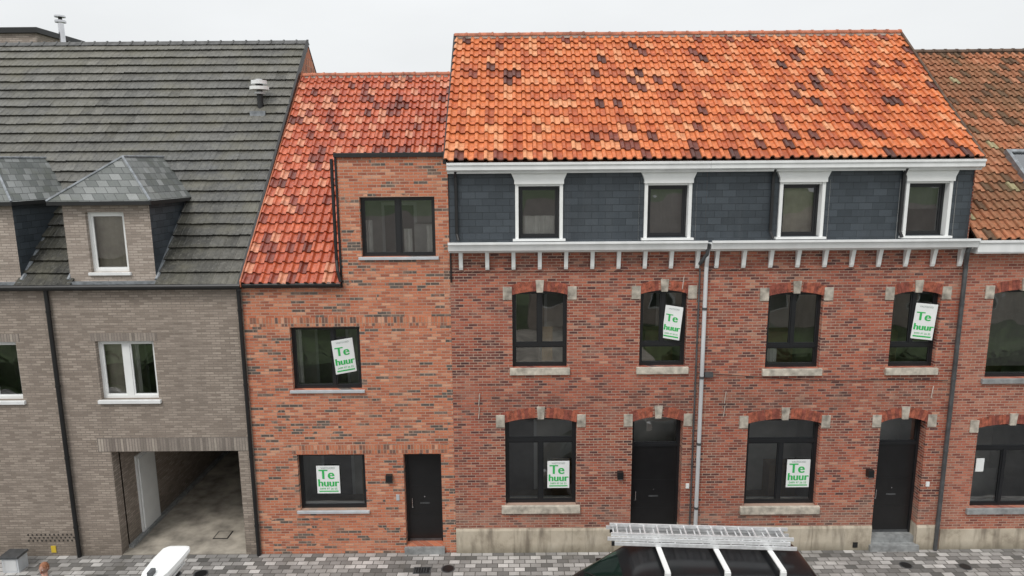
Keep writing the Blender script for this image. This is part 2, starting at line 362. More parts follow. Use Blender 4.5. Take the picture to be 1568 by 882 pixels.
# ================================================================ GREY HOUSE
XL=-22.0; XB=-6.44; XM=-1.47; XC=4.55; XR=10.74; XE=19.0
G=House('brick_house')
Gh=[(-10.07,-8.66,4.15,5.62),(-13.4,-11.98,4.15,5.62),(-17.4,-15.9,4.15,5.62),(-9.99,-6.83,-.1,2.80,.35),(-17.4,-15.9,1.1,2.7)]
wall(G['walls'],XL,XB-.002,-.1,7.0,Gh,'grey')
G['walls'].poly([(XL,0,-.1),(XL,0,7),(XL,6.7,13.6),(XL,13.4,7),(XL,13.4,-.1)],'grey')
G['walls'].poly([(XB,.0,6.9),(XB,6.7,13.58),(XB,13.4,6.95),(XB,13.4,-.1),(XB,0,-.1)],'newv')
G['walls'].poly([(XL,13.4,-.1),(XB,13.4,-.1),(XB,13.4,7),(XL,13.4,7)],'grey')
G['walls'].box(-10.3,-6.55,-.012,.05,2.803,3.16,'greyv')
for a,b,c,d in Gh[:3]: G['walls'].box(a-.1,b+.1,-.006,.05,d+.003,d+.2,'greyv')
for h in [Gh[0],Gh[1],Gh[2],Gh[4]]:
    a,b,c,d=h[:4]
    cu=[(.0,.42,.0,1,'blind'),(.5,.6,0,1,'curtain')] if h is Gh[0] else [(.05,.45,0,.95,'blind')]
    window(G,a,b,c,d,y=.12,k='pvc',fw=.07,cells=[(0,1,[.47])],mw=.16 if h is Gh[0] else .09,curt=cu)
    G['sills'].box(a-.06,b+.06,-.07,.12,c-.09,c-.002,'white')
def gdormer(x0,x1):
    W=G['dormer_walls']; xm=(x0+x1)/2
    wx0,wx1,wz0,wz1=xm-.5,xm+.40,7.30,8.72
    wall(W,x0,x1,7.02,8.97,[(wx0,wx1,wz0,wz1)],'gdorm',y=.02,rev=.14)
    for x in (x0,x1):
        W.poly([(x,.02,7.02),(x,.02,8.97),(x,2.08,8.97)],'slate')
    window(G,wx0,wx1,wz0,wz1,y=.12,k='pvc',fw=.06,rm=(.25,.2,.12,2.0),curt=[(.05,.95,0,1,'blind')],sash=.045)
    G['sills'].box(wx0-.05,wx1+.05,-.04,.13,wz0-.07,wz0-.002,'white')
    e=.16; ex0,ex1=x0-e-.05,x1+e; ze=8.98; yf=-.2; ap=(xm,.95,10.0); bk=(xm,3.15,10.02)
    D=G['dormer_roofs']
    D.poly([(ex0,yf,ze),(ex1,yf,ze),ap],'slater')
    D.poly([(ex1,yf,ze),(ex1,2.1,ze),bk,ap],'slater'); D.poly([(ex0,2.1,ze),(ex0,yf,ze),ap,bk],'slater')
    D.box(ex0,ex1,yf,2.0,ze-.09,ze-.005,'black')
    for p,q in (((ex0,yf,ze),ap),((ex1,yf,ze),ap),(ap,bk)):
        D.tube([Vector(p)+Vector((0,0,.01)),Vector(q)+Vector((0,0,.01))],.03,'lead',6)
    D.tube([(ex1+.0,2.1,ze+.02),(xm,3.12,10.06)],.05,'lead',6); D.tube([(ex0,2.1,ze+.02),(xm,3.12,10.06)],.05,'lead',6)
    for x in (x0-.03,x1+.03):
        D.tube([(x,-.02,7.12),(x,2.05,9.03)],.05,'lead',6)
    D.box(x0-.05,x1+.05,-.1,.02,6.98,7.09,'lead')
dor=[(-10.48,-8.45),(-13.68,-11.65),(-16.9,-14.85)]
for a,b in dor: gdormer(a,b)
def gskip(x,z): return any(a<x<b and z<9.0 for a,b in dor)
def gcol(x,s,r,c):
    t=nzv(x,s,.35,3)*.9+.5
    base=lerp((.108,.110,.108),(.160,.152,.130),max(0,min(1,t)))
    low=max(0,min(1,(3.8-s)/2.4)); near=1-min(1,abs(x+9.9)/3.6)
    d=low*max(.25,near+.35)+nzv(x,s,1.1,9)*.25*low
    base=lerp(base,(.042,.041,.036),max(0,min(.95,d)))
    k=.84+.32*R()
    if R()<.05: k*=.7
    return tuple(v*k for v in base)
tile_roof(G.root,'roof_tiles',XL,XB+.02,-.12,6.98,6.7,13.62,.33,25,FLAT,gcol,'tileg',skip=gskip,jit=.006,lift=.075,edge_shade=.3,th=.05)  # extra dark tile fronts deepen the painted shadow lines between rows
G['ridge'].prism([(6.55,13.57),(6.7,13.70),(6.85,13.57)],XL,XB+.03,'ridgeg',axis='x')
for i in range(40):
    x=XL+.4*i
    if x<XB-.3: G['ridge'].prism([(6.54,13.58),(6.7,13.725),(6.86,13.58)],x,x+.05,'ridgeg',axis='x')
G['trim'].prism([(-.2,6.86),(-.2,7.02),(6.7,13.72),(6.7,13.55)],XB-.02,XB+.045,'black',axis='x')
G['gutter'].tube([(XL,-.17,6.97),(XB+.05,-.17,6.97)],.065,'black',10)
G['gutter'].box(XL,XB,-.1,-.002,6.88,7.0,'black')
pipe(G,-11.05,0,6.9,k='black',y=-.07,r=.05); pipe(G,-18.7,0,6.9,k='black')
pipe(G,-6.49,0,6.9,k='black',y=-.065,r=.048)
G['trim'].box(XL,-9.99,-.012,0.004,-.05,.30,'grey')
G['trim'].box(-6.83,XB-.06,-.012,0.004,-.05,.30,'grey')
M['hole']=smat('weep_hole',(.05,.045,.04),.9)
for i in range(12):
    for j in range(3): G['vents'].box(-12.35+i*.11+(j%2)*.055,-12.32+i*.11+(j%2)*.055,-.014,.0,.40+j*.08,.44+j*.08,'hole')
M['yellow']=smat('yellow_plastic',(.7,.5,.05),.5)
G['gas_marker'].box(-11.78,-11.66,-.03,.0,.10,.28,'yellow')
P=G['passage']
xa,xb=-9.99,-6.83
for x,s in ((xa,1),(xb,-1)):
    P.poly([(x,.3,0),(x,13,0),(x,13,2.8),(x,.3,2.8)],'grey')
P.poly([(xa,.3,2.802),(xb,.3,2.802),(xb,13,2.802),(xa,13,2.802)],'int')
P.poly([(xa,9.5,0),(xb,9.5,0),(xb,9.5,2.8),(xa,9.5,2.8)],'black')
P.box(xa,xb,.0,9.4,-.05,.02,'concrete')
P.box(xa,xa+.05,.95,1.85,.05,2.25,'white'); P.box(xa+.05,xa+.07,1.03,1.77,.15,2.15,'pvc')
P.box(xa+.0,xa+.12,.30,9.3,.02,.10,'bluestone')
P.box(-8.0,-7.6,.7,1.1,.02,.028,'black'); P.box(-7.97,-7.63,.73,1.07,.028,.033,'concrete')
fx,fy,fz=-7.26,4.45,11.3
F=G['roof_vent']
F.box(fx-.22,fx+.22,fy-.3,fy+.1,fz-.2,fz+.02,'lead')
F.tube([(fx,fy,fz-.3),(fx,fy,fz+.62)],.085,'black',14); F.tube([(fx,fy,fz+.52),(fx,fy,fz+.58)],.15,'greypipe',14)
F.tube([(fx,fy,fz+.64),(fx,fy,fz+.73)],.27,'pvc',16); F.tube([(fx,fy,fz+.73),(fx,fy,fz+.80)],.10,'black',16); F.tube([(fx,fy,fz+.80),(fx,fy,fz+.90)],.22,'white',16)
F.tube([(fx,fy,fz+.90),(fx,fy,fz+.94)],.09,'greypipe',16)
G['chimney'].box(-20.5,-15.6,7.6,10,12.5,14.15,'gdorm'); G['chimney'].box(-20.6,-15.5,7.5,10.1,14.15,14.32,'black')
G['chimney'].tube([(-15.0,8,12.3),(-15.0,8,14.6)],.09,'steel',12); G['chimney'].tube([(-15.0,8,14.55),(-15.0,8,14.62)],.17,'steel',12); G['chimney'].tube([(-15.0,8,14.72),(-15.0,8,14.77)],.17,'steel',12); G['chimney'].tube([(-15.0,8,14.6),(-15.0,8,14.74)],.06,'black',12)
G.done()

# ================================================================ NEW ORANGE HOUSE
N=House('brick_house')
BX=-4.02
nh=[(-5.36,-3.68,4.36,5.93),(-5.38,-3.70,1.19,2.68),(-2.74,-1.80,.20,2.68,.3)]
wall(N['walls'],XB,XM,-.1,7.0,nh,'new')
wall(N['walls'],BX,XM,7.0,9.95,[(-3.54,-1.79,7.62,9.02)],'new')
N['walls'].poly([(BX,0,7),(BX,0,9.95),(BX,3.1,9.95)],'new')
N['walls'].poly([(BX,0,9.95),(XM,0,9.95),(XM,3.2,9.95),(BX,3.2,9.95)],'black')
N['walls'].poly([(XM,0,-.1),(XM,0,7),(XM,5.7,12.4),(XM,11.5,7),(XM,11.5,-.1)],'new')
N['walls'].poly([(XB,11.5,-.1),(XM,11.5,-.1),(XM,11.5,7),(XB,11.5,7)],'new')
N['walls'].box(XB+.04,XM-.001,-.004,.03,5.95,6.17,'newv')
N['walls'].box(-5.5,-1.6,-.004,.03,2.70,2.92,'newv')
N['trim'].box(BX-.06,XM,-.06,.0,9.93,10.03,'black'); N['trim'].box(BX-.06,BX,0,3.2,9.93,10.03,'black'); N['trim'].box(BX,XM,0,3.2,9.955,9.98,'black')
N['trim'].box(BX-.05,BX-.002,-.03,.05,7.05,9.93,'black')
window(N,-5.36,-3.68,4.36,5.93,cells=[(0,1,[.6])],y=.13,curt=[(.02,.1,0,1,'curtain')])
window(N,-5.38,-3.70,1.19,2.68,cells=[(0,1,[])],y=.13)
window(N,-3.54,-1.79,7.62,9.02,cells=[(0,1,[.5])],y=.13,mw=.09,rm=(.2,.3,.2,2.6),curt=[(.02,.12,0,.6,'curtain'),(.55,.66,0,.45,'curtain'),(.86,.97,0,.5,'curtain')])
for a,b,z in ((-5.36,-3.68,4.36),(-5.38,-3.70,1.19),(-3.54,-1.79,7.62)):
    N['sills'].box(a-.07,b+.07,-.06,.13,z-.07,z-.002,'alu')
def door(H,x0,x1,z0,z1,y,transom=None):
    D=H['door']; fw=.06
    D.box(x0,x0+fw,y-.02,y+.08,z0,z1,'frame'); D.box(x1-fw,x1,y-.02,y+.08,z0,z1,'frame'); D.box(x0+fw,x1-fw,y-.02,y+.08,z1-fw,z1,'frame')
    zt=z1-fw
    if transom:
        D.box(x0+fw,x1-fw,y-.02,y+.08,transom,transom+.07,'frame'); pane(H,x0+fw,x1-fw,transom+.07,zt,y,'frame'); zt=transom
        room(H['interior'],x0-.1,x1+.1,z0,z1+.1,y+.1,y+1.4)
    D.box(x0+fw,x1-fw,y+.01,y+.06,z0,zt,'door')
    for q in (.3,.62): D.box(x0+fw+.002,x1-fw-.002,y+.004,y+.012,z0+(zt-z0)*q,z0+(zt-z0)*q+.012,'black')
    D.box(x0+fw,x1-fw,y-.005,y+.01,z0,z0+.06,'zinc')
    D.tube([(x0+fw+.1,y-.03,z0+.95),(x0+fw+.1,y+.02,z0+.95)],.02,'steel',10); D.tube([(x0+fw+.1,y-.045,z0+.97),(x0+fw+.1,y-.045,z0+1.2)],.012,'steel',8)
    D.box((x0+x1)/2-.12,(x0+x1)/2+.12,y+.002,y+.012,z0+1.02,z0+1.06,'zinc'); D.tube([((x0+x1)/2,y-.005,z0+1.22),((x0+x1)/2,y+.012,z0+1.22)],.018,'steel',10)
door(N,-2.74,-1.80,.20,2.68,.24)
N['steps'].box(-2.78,-1.76,-.08,.24,-.05,.18,'bluestone')
N['trim'].box(-3.18,-3.02,-.12,0,1.98,2.16,'black')
N['doorbell'].box(-2.95,-2.87,-.02,0,1.45,1.6,'alu')
N['gutter'].tube([(XB+.08,-.12,6.99),(BX-.02,-.12,6.99)],.06,'black',10); N['gutter'].box(XB+.06,BX,-.06,-.002,6.9,7.03,'black')
N['downpipes'].tube([(BX-.12,.0,9.9),(BX-.12,.0,7.55),(BX-.08,-.1,7.3),(BX-.02,-.13,7.05)],.04,'black')
def nskip(x,z): return x>BX-.05 and z<9.98
def ncol(x,s,r,c):
    k=R(); n=nzv(x,s*.7,.8,5)
    if k<.14+n*.16: return lerp((.15,.035,.022),(.28,.06,.035),R())
    if k>.86: return (.64,.26,.15)
    return lerp((.42,.08,.035),(.59,.145,.065),R())
tile_roof(N.root,'roof_tiles',XB+.06,XM-.02,-.12,7.0,5.75,12.45,.215,25,PAN,ncol,'tile2',skip=nskip,jit=.009,lift=.055)
ridge_row(N,XB+.06,XM-.05,5.75,12.50,'ridge')
N['trim'].prism([(-.2,6.95),(-.2,7.10),(5.75,12.6),(5.75,12.4)],XB+.047,XB+.075,'ridge',axis='x')
N['downpipes'].tube([(XM+.03,-.04,7.0),(XM+.03,-.04,7.9)],.02,'black',6)
N.done()

# ================================================================ RED BRICK HOUSES
def mcol(x,s,r,c):
    k=R(); n=nzv(x,s*.55,.9,2); band=math.exp(-((x-3.0)/1.2)**2)*.08
    streak=.13 if noise.noise(Vector((c*3.7,1.3,r*.22)))>.34 else 0
    if k<.06+max(0,n)*.05+band+streak: return lerp((.09,.035,.028),(.25,.065,.04),R())
    if k<.30: return lerp((.40,.098,.038),(.52,.13,.048),R())
    if k>.86: return lerp((.66,.25,.11),(.70,.31,.15),R())
    return lerp((.58,.158,.055),(.66,.20,.07),R())
def red_house(x0,x1,wins,gwin,dr,dorm,dz,lampx,pipes,curts):
    H=House('brick_house'); W=H['walls']
    sill,spr,ris=4.88+dz,6.68+dz,.09
    gs,gspr,gr=1.29+dz,3.48+dz,.12
    holes=[(a,b,sill,spr+ris) for a,b in wins]+[(gwin[0],gwin[1],gs,gspr+gr),(dr[0],dr[1],.0,gspr+gr,.33)]
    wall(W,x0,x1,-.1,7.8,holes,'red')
    for i,(a,b) in enumerate(wins): 
        arch(H,a,b,spr,ris)
        window(H,a,b,sill,spr+ris,y=.13,fw=.06,cells=[(0,.27,[]),(.27,1,[.5])],mw=.07,rm=(.3,.5,.3,3.2),curt=curts[i])
        H['sills'].box(a-.07,b+.07,-.07,.13,sill-.17,sill-.002,'sill')
    a,b=gwin; arch(H,a,b,gspr,gr,.26)
    window(H,a,b,gs,gspr+gr,y=.13,fw=.065,cells=[(0,.74,[.5]),(.74,1,[])],mw=.08)
    H['sills'].box(a-.1,b+.1,-.08,.13,gs-.2,gs-.002,'sill')
    a,b=dr; arch(H,a,b,gspr,gr,.26)
    door(H,a,b,.33,gspr+gr,.27,transom=2.72)
    H['steps'].box(a+.003,b-.003,.06,.33,-.05,.325,'bluestone'); H['steps'].box(a-.05,b+.05,-.12,.06,-.05,.16,'bluestone')
    for p,q in ((x0,dr[0]),(dr[1],x1)):
        n=max(1,round((q-p)/1.3))
        for i in range(n):
            u,v=p+(q-p)*i/n,p+(q-p)*(i+1)/n
            H['plinth'].prism([(-.035,-.05),(-.035,.60),(-.01,.66),(.01,.66),(.01,-.05)],u+.004,v-.004,'plinth',axis='x')
    H['plinth'].box(x0,dr[0],-.02,-.005,-.05,.62,'concrete'); H['plinth'].box(dr[1],x1,-.02,-.005,-.05,.62,'concrete')
    H['plinth'].box(dr[0],dr[0]+.006,0,.27,0,.66,'plinth'); H['plinth'].box(dr[1]-.006,dr[1],0,.27,0,.66,'plinth')
    C=H['cornice']
    xa=x0+(.06 if x0>0 else 0.0); xb_=x1-(.04 if x0<0 else -.03)
    C.prism([(.06,7.72),(-.18,7.72),(-.20,7.75),(-.32,7.78),(-.36,7.92),(-.40,7.93),(-.40,7.98),(-.34,7.98),(-.34,7.90),(.06,7.90)],xa,xb_,'white',axis='x')
    nb=10
    for i in range(nb):
        x=x0+.27+(x1-x0-.45)*i/(nb-1)
        H['brackets'].prism([(-.028,7.30),(-.06,7.30),(-.085,7.36),(-.115,7.55),(-.16,7.72),(-.015,7.72)],x-.045,x+.045,'pvc',axis='x')
    W.box(x0,x1,-.028,.004,7.25,7.325,'red'); W.box(x0,x1,-.016,.004,7.58,7.72,'red')
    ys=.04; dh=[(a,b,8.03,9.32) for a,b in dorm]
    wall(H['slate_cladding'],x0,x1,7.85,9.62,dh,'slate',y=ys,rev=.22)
    for i,(a,b) in enumerate(dorm):
        T=H['dormer_trim']
        T.box(a,a+.075,ys-.05,ys+.24,7.99,9.32,'pvc'); T.box(b-.075,b,ys-.05,ys+.24,7.99,9.32,'pvc')
        T.prism([(a-.02,9.29),(b+.02,9.29),(b+.02,9.38),(b+.09,9.54),(b+.09,9.60),(a-.09,9.60),(a-.09,9.54),(a-.02,9.38)],ys-.09,ys+.02,'pvc')
        T.box(a+.075,b-.075,ys-.02,ys+.24,9.24,9.289,'pvc')
        T.box(a-.06,b+.06,ys-.12,ys+.1,7.97,8.02,'pvc')
        window(H,a+.08,b-.08,8.025,9.24,y=.16,fw=.05,cells=[(0,1,[])],rm=(.2,.1,.1,2.6),sash=.045,curt=curts[2+i])
    C.prism([(.05,9.54),(-.12,9.54),(-.14,9.58),(-.24,9.62),(-.24,9.72),(-.27,9.73),(-.27,9.78),(-.2,9.79),(.05,9.79)],x0-(.0 if x0<0 else 0),x1+(.05 if x0>0 else -.002),'white',axis='x')
    tile_roof(H.root,'roof_tiles',x0-(.06 if x0<0 else 0),x1,-.2,9.82,3.73,13.19,.222,16,PAN,mcol,'tile',jit=.008,lift=.055)
    ridge_row(H,x0-(.06 if x0<0 else 0),x1,3.73,13.26,'ridge')
    for px in pipes:
        H['downpipes'].tube([(px,-.13,9.6),(px,-.03,9.45),(px,-.03,8.15),(px+.04,-.1,8.0)],.038,'black')
    for gx in ([x0] if x0<0 else [x1]):
        W.poly([(gx,0,-.1),(gx,0,9.72),(gx,3.73,13.17),(gx,7.6,9.72),(gx,7.6,-.1)],'red')
        ex=.055 if gx>0 else -.075
        H['trim'].prism([(-.22,9.76),(-.22,9.87),(3.73,13.31),(7.6,9.82),(7.6,9.72),(3.73,13.2)],min(gx,gx+ex)-.01,max(gx,gx+ex)-.01,'black' if gx<0 else 'ridgeb',axis='x')
    W.poly([(x0,7.6,-.1),(x1,7.6,-.1),(x1,7.6,9.72),(x0,7.6,9.72)],'red')
    H['wall_lamp'].box(lampx-.07,lampx+.07,-.14,0,2.02,2.2,'black'); H['wall_lamp'].box(lampx-.05,lampx+.05,-.12,-.02,2.0,2.02,'alu')
    H['doorbell'].box(dr[1]+.12,dr[1]+.2,-.03,0,1.72,1.84,'signw')
    for tx,tz in ((x0+.63,4.1),(x0+.62,3.75),(x1-.5,6.95 if x0<0 else 4.2)):
        H['wall_ties'].tube([(tx,-.02,tz-.16),(tx+.03,-.02,tz+.14)],.012,'mortar',6)
    return H
A=red_house(XM+.003,XC,[(0.0,1.32),(3.07,4.19)],(-.2,1.57),(2.95,4.2),[(.09,1.20),(3.10,4.20)],0.0,2.66,[-1.28],
  [[(.55,.75,.02,.5,'card')],None,[(.05,.95,0,.42,'curtain')],[(.05,.95,.0,1,'blindg')]])  # half-height white cloth in first dormer window imitates a building's reflection
A['downpipes'].tube([(4.56,-.22,7.75),(4.56,-.20,7.57),(4.58,-.1,7.35),(4.58,-.09,7.2),(4.58,-.09,.02)],.05,'greypipe')
A['downpipes'].tube([(4.44,-.06,7.3),(4.44,-.06,.3)],.022,'zinc',8)
A['downpipes'].tube([(4.56,-.30,7.9),(4.54,-.24,7.65),(4.42,-.08,7.4)],.045,'zinc')
for z in (1.2,2.9,4.6,6.3): A['downpipes'].tube([(4.58,-.09,z),(4.58,-.09,z+.06)],.062,'zinc')
A['cables'].tube([(4.44,-.03,4.72),(4.8,-.04,4.70),(7.5,-.03,4.50),(9.2,-.03,4.52),(10.6,-.03,4.48)],.008,'black',6)
A['cables'].box(4.66,4.86,-.08,0,4.62,4.74,'zinc')
A.done()
B=red_house(XC+.003,XR,[(6.13,7.44),(9.12,10.25)],(5.8,7.6),(9.08,10.22),[(6.24,7.30),(9.17,10.25)],-.07,8.88,[6.06,9.08],
  [[(.1,.3,.02,.3,'curtain')],None,[(.05,.95,.0,1,'blind')],[(.05,.95,.5,1,'blindg')]])
pipe(B,10.70,0.02,7.3,k='zinc',y=-.08,r=.05)
B['downpipes'].tube([(10.62,-.3,7.9),(10.60,-.24,7.67),(10.68,-.1,7.35),(10.70,-.08,7.25)],.05,'zinc')
B['vents'].box(8.62,8.74,-.05,-.034,.08,.22,'black')
B.done()

# ================================================================ RIGHT NEIGHBOUR
E=House('brick_house')
eh=[(11.5,12.95,4.52,6.72),(11.5,13.15,1.12,3.35),(14.2,15.2,.1,3.3,.3),(15.9,17.2,4.52,6.72),(16,17.5,1.12,3.3)]
wall(E['walls'],XR+.004,XE,-.1,7.75,eh,'red2')
for h in eh: arch(E,h[0],h[1],h[3]-.1,.1,wk='red2')
window(E,*eh[0][:4],y=.13,cells=[(0,1,[])],curt=[(.05,.95,.1,1,'blindg')]); window(E,*eh[1][:4],y=.13,cells=[(0,.7,[.5]),(.7,1,[])]); window(E,*eh[3][:4],y=.13); window(E,*eh[4][:4],y=.13)
door(E,14.2,15.2,.2,3.3,.24,transom=2.5); E['steps'].box(14.15,15.25,-.1,.24,-.05,.19,'bluestone')
E['curtains'].box(11.62,11.82,.10,.11,2.05,2.4,'signw')
for h in (eh[0],eh[3]): E['sills'].box(h[0]-.08,h[1]+.08,-.07,.13,h[2]-.12,h[2]-.002,'bluestone')
for h in (eh[1],eh[4]): E['sills'].box(h[0]-.08,h[1]+.08,-.07,.13,h[2]-.15,h[2]-.002,'bluestone')
E['plinth'].box(XR+.08,14.15,-.03,.0,-.05,.55,'plinth'); E['plinth'].box(15.25,XE,-.03,.0,-.05,.55,'plinth')
E['cornice'].prism([(.05,7.62),(-.28,7.62),(-.30,7.66),(-.30,7.86),(-.34,7.88),(-.34,7.93),(.05,7.93)],XR+.05,XE,'white',axis='x')
def ecol(x,s,r,c):
    k=R(); m=max(0,min(1,.42+nzv(x,s,.5,11)*1.2))
    b=lerp((.42,.165,.085),(.27,.125,.07),m)
    if k<.13: b=(.14,.08,.05)
    if k>.85: b=(.47,.21,.12)
    if k>.98: b=(.38,.34,.2)
    return b
tile_roof(E.root,'roof_tiles',XR+.06,XE,-.22,7.93,5.6,12.97,.215,24,PAN,ecol,'tileb',jit=.008,lift=.055)
ridge_row(E,XR+.06,XE,5.6,13.03,'ridgeb',mort='ridgeb')
E['walls'].poly([(XE,0,-.1),(XE,0,7.8),(XE,5.6,12.9),(XE,11.3,7.8),(XE,11.3,-.1)],'red2')
E['walls'].poly([(XR+.004,0,7.7),(XR+.004,5.6,12.9),(XR+.004,11.3,7.8),(XR+.004,11.3,0),(XR+.004,0,0)],'red2')
E['walls'].poly([(XR,11.3,-.1),(XE,11.3,-.1),(XE,11.3,7.8),(XR,11.3,7.8)],'red2')
sl=E['skylight']; u=Vector((0,5.82,5.04)).normalized(); n=Vector((0,-u.z,u.y)); O=Vector((0,-.22,7.93))
def slp(x,s,h): 
    p=O+u*s+n*h; return (x,p.y,p.z)
def slbox(x0,x1,s0,s1,h0,h1,k):
    vs=[slp(x,s,h) for h in (h0,h1) for (x,s) in ((x0,s0),(x1,s0),(x1,s1),(x0,s1))]
    b=len(sl.v); sl.v+=vs
    for f in [(0,3,2,1),(4,5,6,7),(0,1,5,4),(1,2,6,5),(2,3,7,6),(3,0,4,7)]: sl.f.append(tuple(b+i for i in f)); sl.m.append(sl.mi(k)); sl.c.append((1,1,1))
a0,a1,b0,b1=12.75,13.7,1.7,3.0
slbox(a0,a0+.09,b0,b1,.0,.2,'lead'); slbox(a1-.09,a1,b0,b1,0,.2,'lead'); slbox(a0+.09,a1-.09,b0,b0+.1,0,.19,'lead'); slbox(a0+.09,a1-.09,b1-.1,b1,0,.2,'lead')
slbox(a0+.09,a1-.09,b0+.1,b1-.1,.1,.13,'door'); sl.poly([slp(a0+.09,b0+.1,.15),slp(a1-.09,b0+.1,.15),slp(a1-.09,b1-.1,.15),slp(a0+.09,b1-.1,.15)],'glass')
E.done()

# ================================================================ SIGNS
def text_mesh(txt,size,k,parent,loc,bold=.012):
    cu=bpy.data.curves.new('t','FONT'); cu.body=txt; cu.size=size; cu.align_x='CENTER'; cu.offset=bold*size; cu.extrude=.001
    to=bpy.data.objects.new('t',cu); S.collection.objects.link(to)
    bpy.context.view_layer.update()
    dg=bpy.context.evaluated_depsgraph_get(); me=bpy.data.meshes.new_from_object(to.evaluated_get(dg)); bpy.data.objects.remove(to)
    me.materials.clear(); me.materials.append(M[k])
    o=bpy.data.objects.new('lettering',me); S.collection.objects.link(o); o.parent=parent; o.location=loc; o.rotation_euler=(math.pi/2,0,0); return o
def sign(x,z,y,w,h,rot=0,yaw=0,tip=0):
    r=empty('for_rent_sign',(x,y,z)); r.rotation_euler=(math.radians(tip),math.radians(rot),math.radians(yaw))
    mb=MB(); mb.box(-w/2,w/2,0,.012,-h/2,h/2,'signw'); mb.obj('board',r,bevel=.003)
    # staggered copies thicken the strokes (bold face)
    for i,dx in enumerate((-.010,0,.010)):
        text_mesh('Te',w*.62,'green',r,(-.06*w+dx,-.003-i*.0006,h*.03),.0)
        text_mesh('huur',w*.48,'green',r,(dx,-.003-i*.0006,-h*.24),.0)
    text_mesh('VASTGOED',w*.12,'greyp',r,(0,-.003,h*.39),0)
    text_mesh('0499 97 26 55',w*.13,'green',r,(0,-.003,-h*.36),0)
    m2=MB(); m2.box(-w*.42,w*.42,-.003,0,-h*.44,-h*.40,'green'); m2.obj('stripe',r)
sign(1.13,2.06,.09,.55,.72); sign(7.16,2.04,.09,.58,.74); sign(-4.66,1.97,.09,.58,.74)
sign(-4.09,5.19,.05,.50,.85,rot=-5,yaw=18); sign(3.86,5.96,.05,.42,.82,rot=5,yaw=-22); sign(9.93,5.94,.05,.48,.88,rot=4,yaw=-12)

# ================================================================ GROUND
def sheet(name,x0,x1,y0,y1,z,k,th=0):
    mb=MB()
    if th: mb.box(x0,x1,y0,y1,z-th,z,k)
    else: mb.poly([(x0,y0,z),(x1,y0,z),(x1,y1,z),(x0,y1,z)],k)
    return mb.obj(name)
sheet('ground',-400,400,-400,400,-.16,'grass')
sheet('pavement',-60,60,-2.3,.02,0,'paver',.15)
sheet('kerb',-60,60,-2.45,-2.303,.003,'kerb',.16)
sheet('road',-60,60,-9.3,-2.453,-.12,'asphalt',.03)
sheet('kerb',-60,60,-9.45,-9.303,.003,'kerb',.16)
sheet('pavement',-60,60,-12.6,-9.453,0,'paver',.15)
def cover(x,y,w,d,rnd=False):
    mb=MB()
    if rnd:
        mb.tube([(x,y,-.01),(x,y,.006)],w/2,'zinc',24); mb.tube([(x,y,0),(x,y,.010)],w/2*.82,'black',24)
    else:
        mb.box(x-w/2,x+w/2,y-d/2,y+d/2,-.02,.006,'zinc'); mb.box(x-w/2+.03,x+w/2-.03,y-d/2+.03,y+d/2-.03,.006,.010,'black')
        for i in range(5): mb.box(x-w/2+.05+i*(w-.1)/5,x-w/2+.07+i*(w-.1)/5,y-d/2+.04,y+d/2-.04,.010,.016,'zinc')
    mb.obj('manhole_cover')
cover(-2.25,-.78,.42,.28); cover(-1.62,-.72,.34,.3,True); cover(-7.62,-.85,.34,.3,True); cover(-8.25,-.88,.32,.3,True); cover(9.6,-.72,.3,.3,True); cover(11.0,-.8,.3,.3,True)
mb=MB(); mb.box(-12.5,-12.1,-.75,-.42,0,.38,'alu'); mb.box(-12.53,-12.07,-.79,-.40,.38,.44,'zinc'); mb.box(-12.46,-12.14,-.757,-.75,.05,.34,'greypipe'); mb.obj('utility_cabinet',bevel=.01)

# ================================================================ VAN
M['vanp']=smat('dark_van_paint',(.013,.014,.016),.25,.2,var=.1); M['tyre']=smat('tyre_rubber',(.02,.02,.02),.85)
M['vglass']=smat('van_glass',(.010,.022,.017),.06,var=.1); M['lamp']=smat('headlamp',(.6,.6,.6),.15); M['redl']=smat('tail_lamp',(.35,.01,.01),.2)
M['ladder']=smat('ladder_aluminium',(.78,.79,.80),.42,.35,var=.12,scale=12)
van=empty('van',(.86,-3.50,-.12)); van.scale=(1.03,1,1.04); mb=MB()
st=[(.0,.55,.62,.70),(.03,.78,.80,.80),(.10,.93,.88,.86),(.36,1.12,.94,.90),(.46,1.22,.95,.88),(1.36,1.90,.96,.76),(1.52,1.99,.96,.77),(2.3,2.05,.97,.78),(2.42,2.05,.97,.78),(3.5,2.05,.97,.78),(3.62,2.05,.97,.78),(4.5,2.03,.96,.77),(4.78,2.0,.95,.76),(4.94,1.8,.93,.78),(5.03,1.15,.92,.88),(5.04,.5,.9,.88)]
rings=[]
for x,zr,wb,wr in st:
    belt=min(1.12,zr-.10); low=min(.6,zr-.25)
    half=[(.80*wb/.95,.30),(wb,.42 if zr>.6 else .35),(wb,low),(wb-.01,belt),(wr+.02,zr-.10 if zr>1.3 else zr-.05),(wr-.08,zr-.02),(.35,zr+.01)]
    ring=[(x,-w,z) for w,z in half]+[(x,w,z) for w,z in half[::-1]]
    rings.append(len(mb.v)); mb.v+=ring
NR=14
for i in range(len(st)-1):
    for j in range(NR):
        j2=(j+1)%NR
        a,b=rings[i],rings[i+1]; mb.f.append((a+j,b+j,b+j2,a+j2))
        k='vanp'
        if j in (3,9) and i in (5,6,7,9,10): k='vglass'
        if i==4 and j in (4,5,6,7,8): k='vglass'
        if i==13 and j in (4,5,6,7,8): k='vglass'
        mb.m.append(mb.mi(k)); mb.c.append((1,1,1))
mb.f.append(tuple(rings[0]+j for j in range(NR))); mb.m.append(mb.mi('vanp')); mb.c.append((1,1,1))
mb.f.append(tuple(rings[-1]+j for j in range(NR))[::-1]); mb.m.append(mb.mi('vanp')); mb.c.append((1,1,1))
mb.obj('body',van,smooth=True,sub=2)
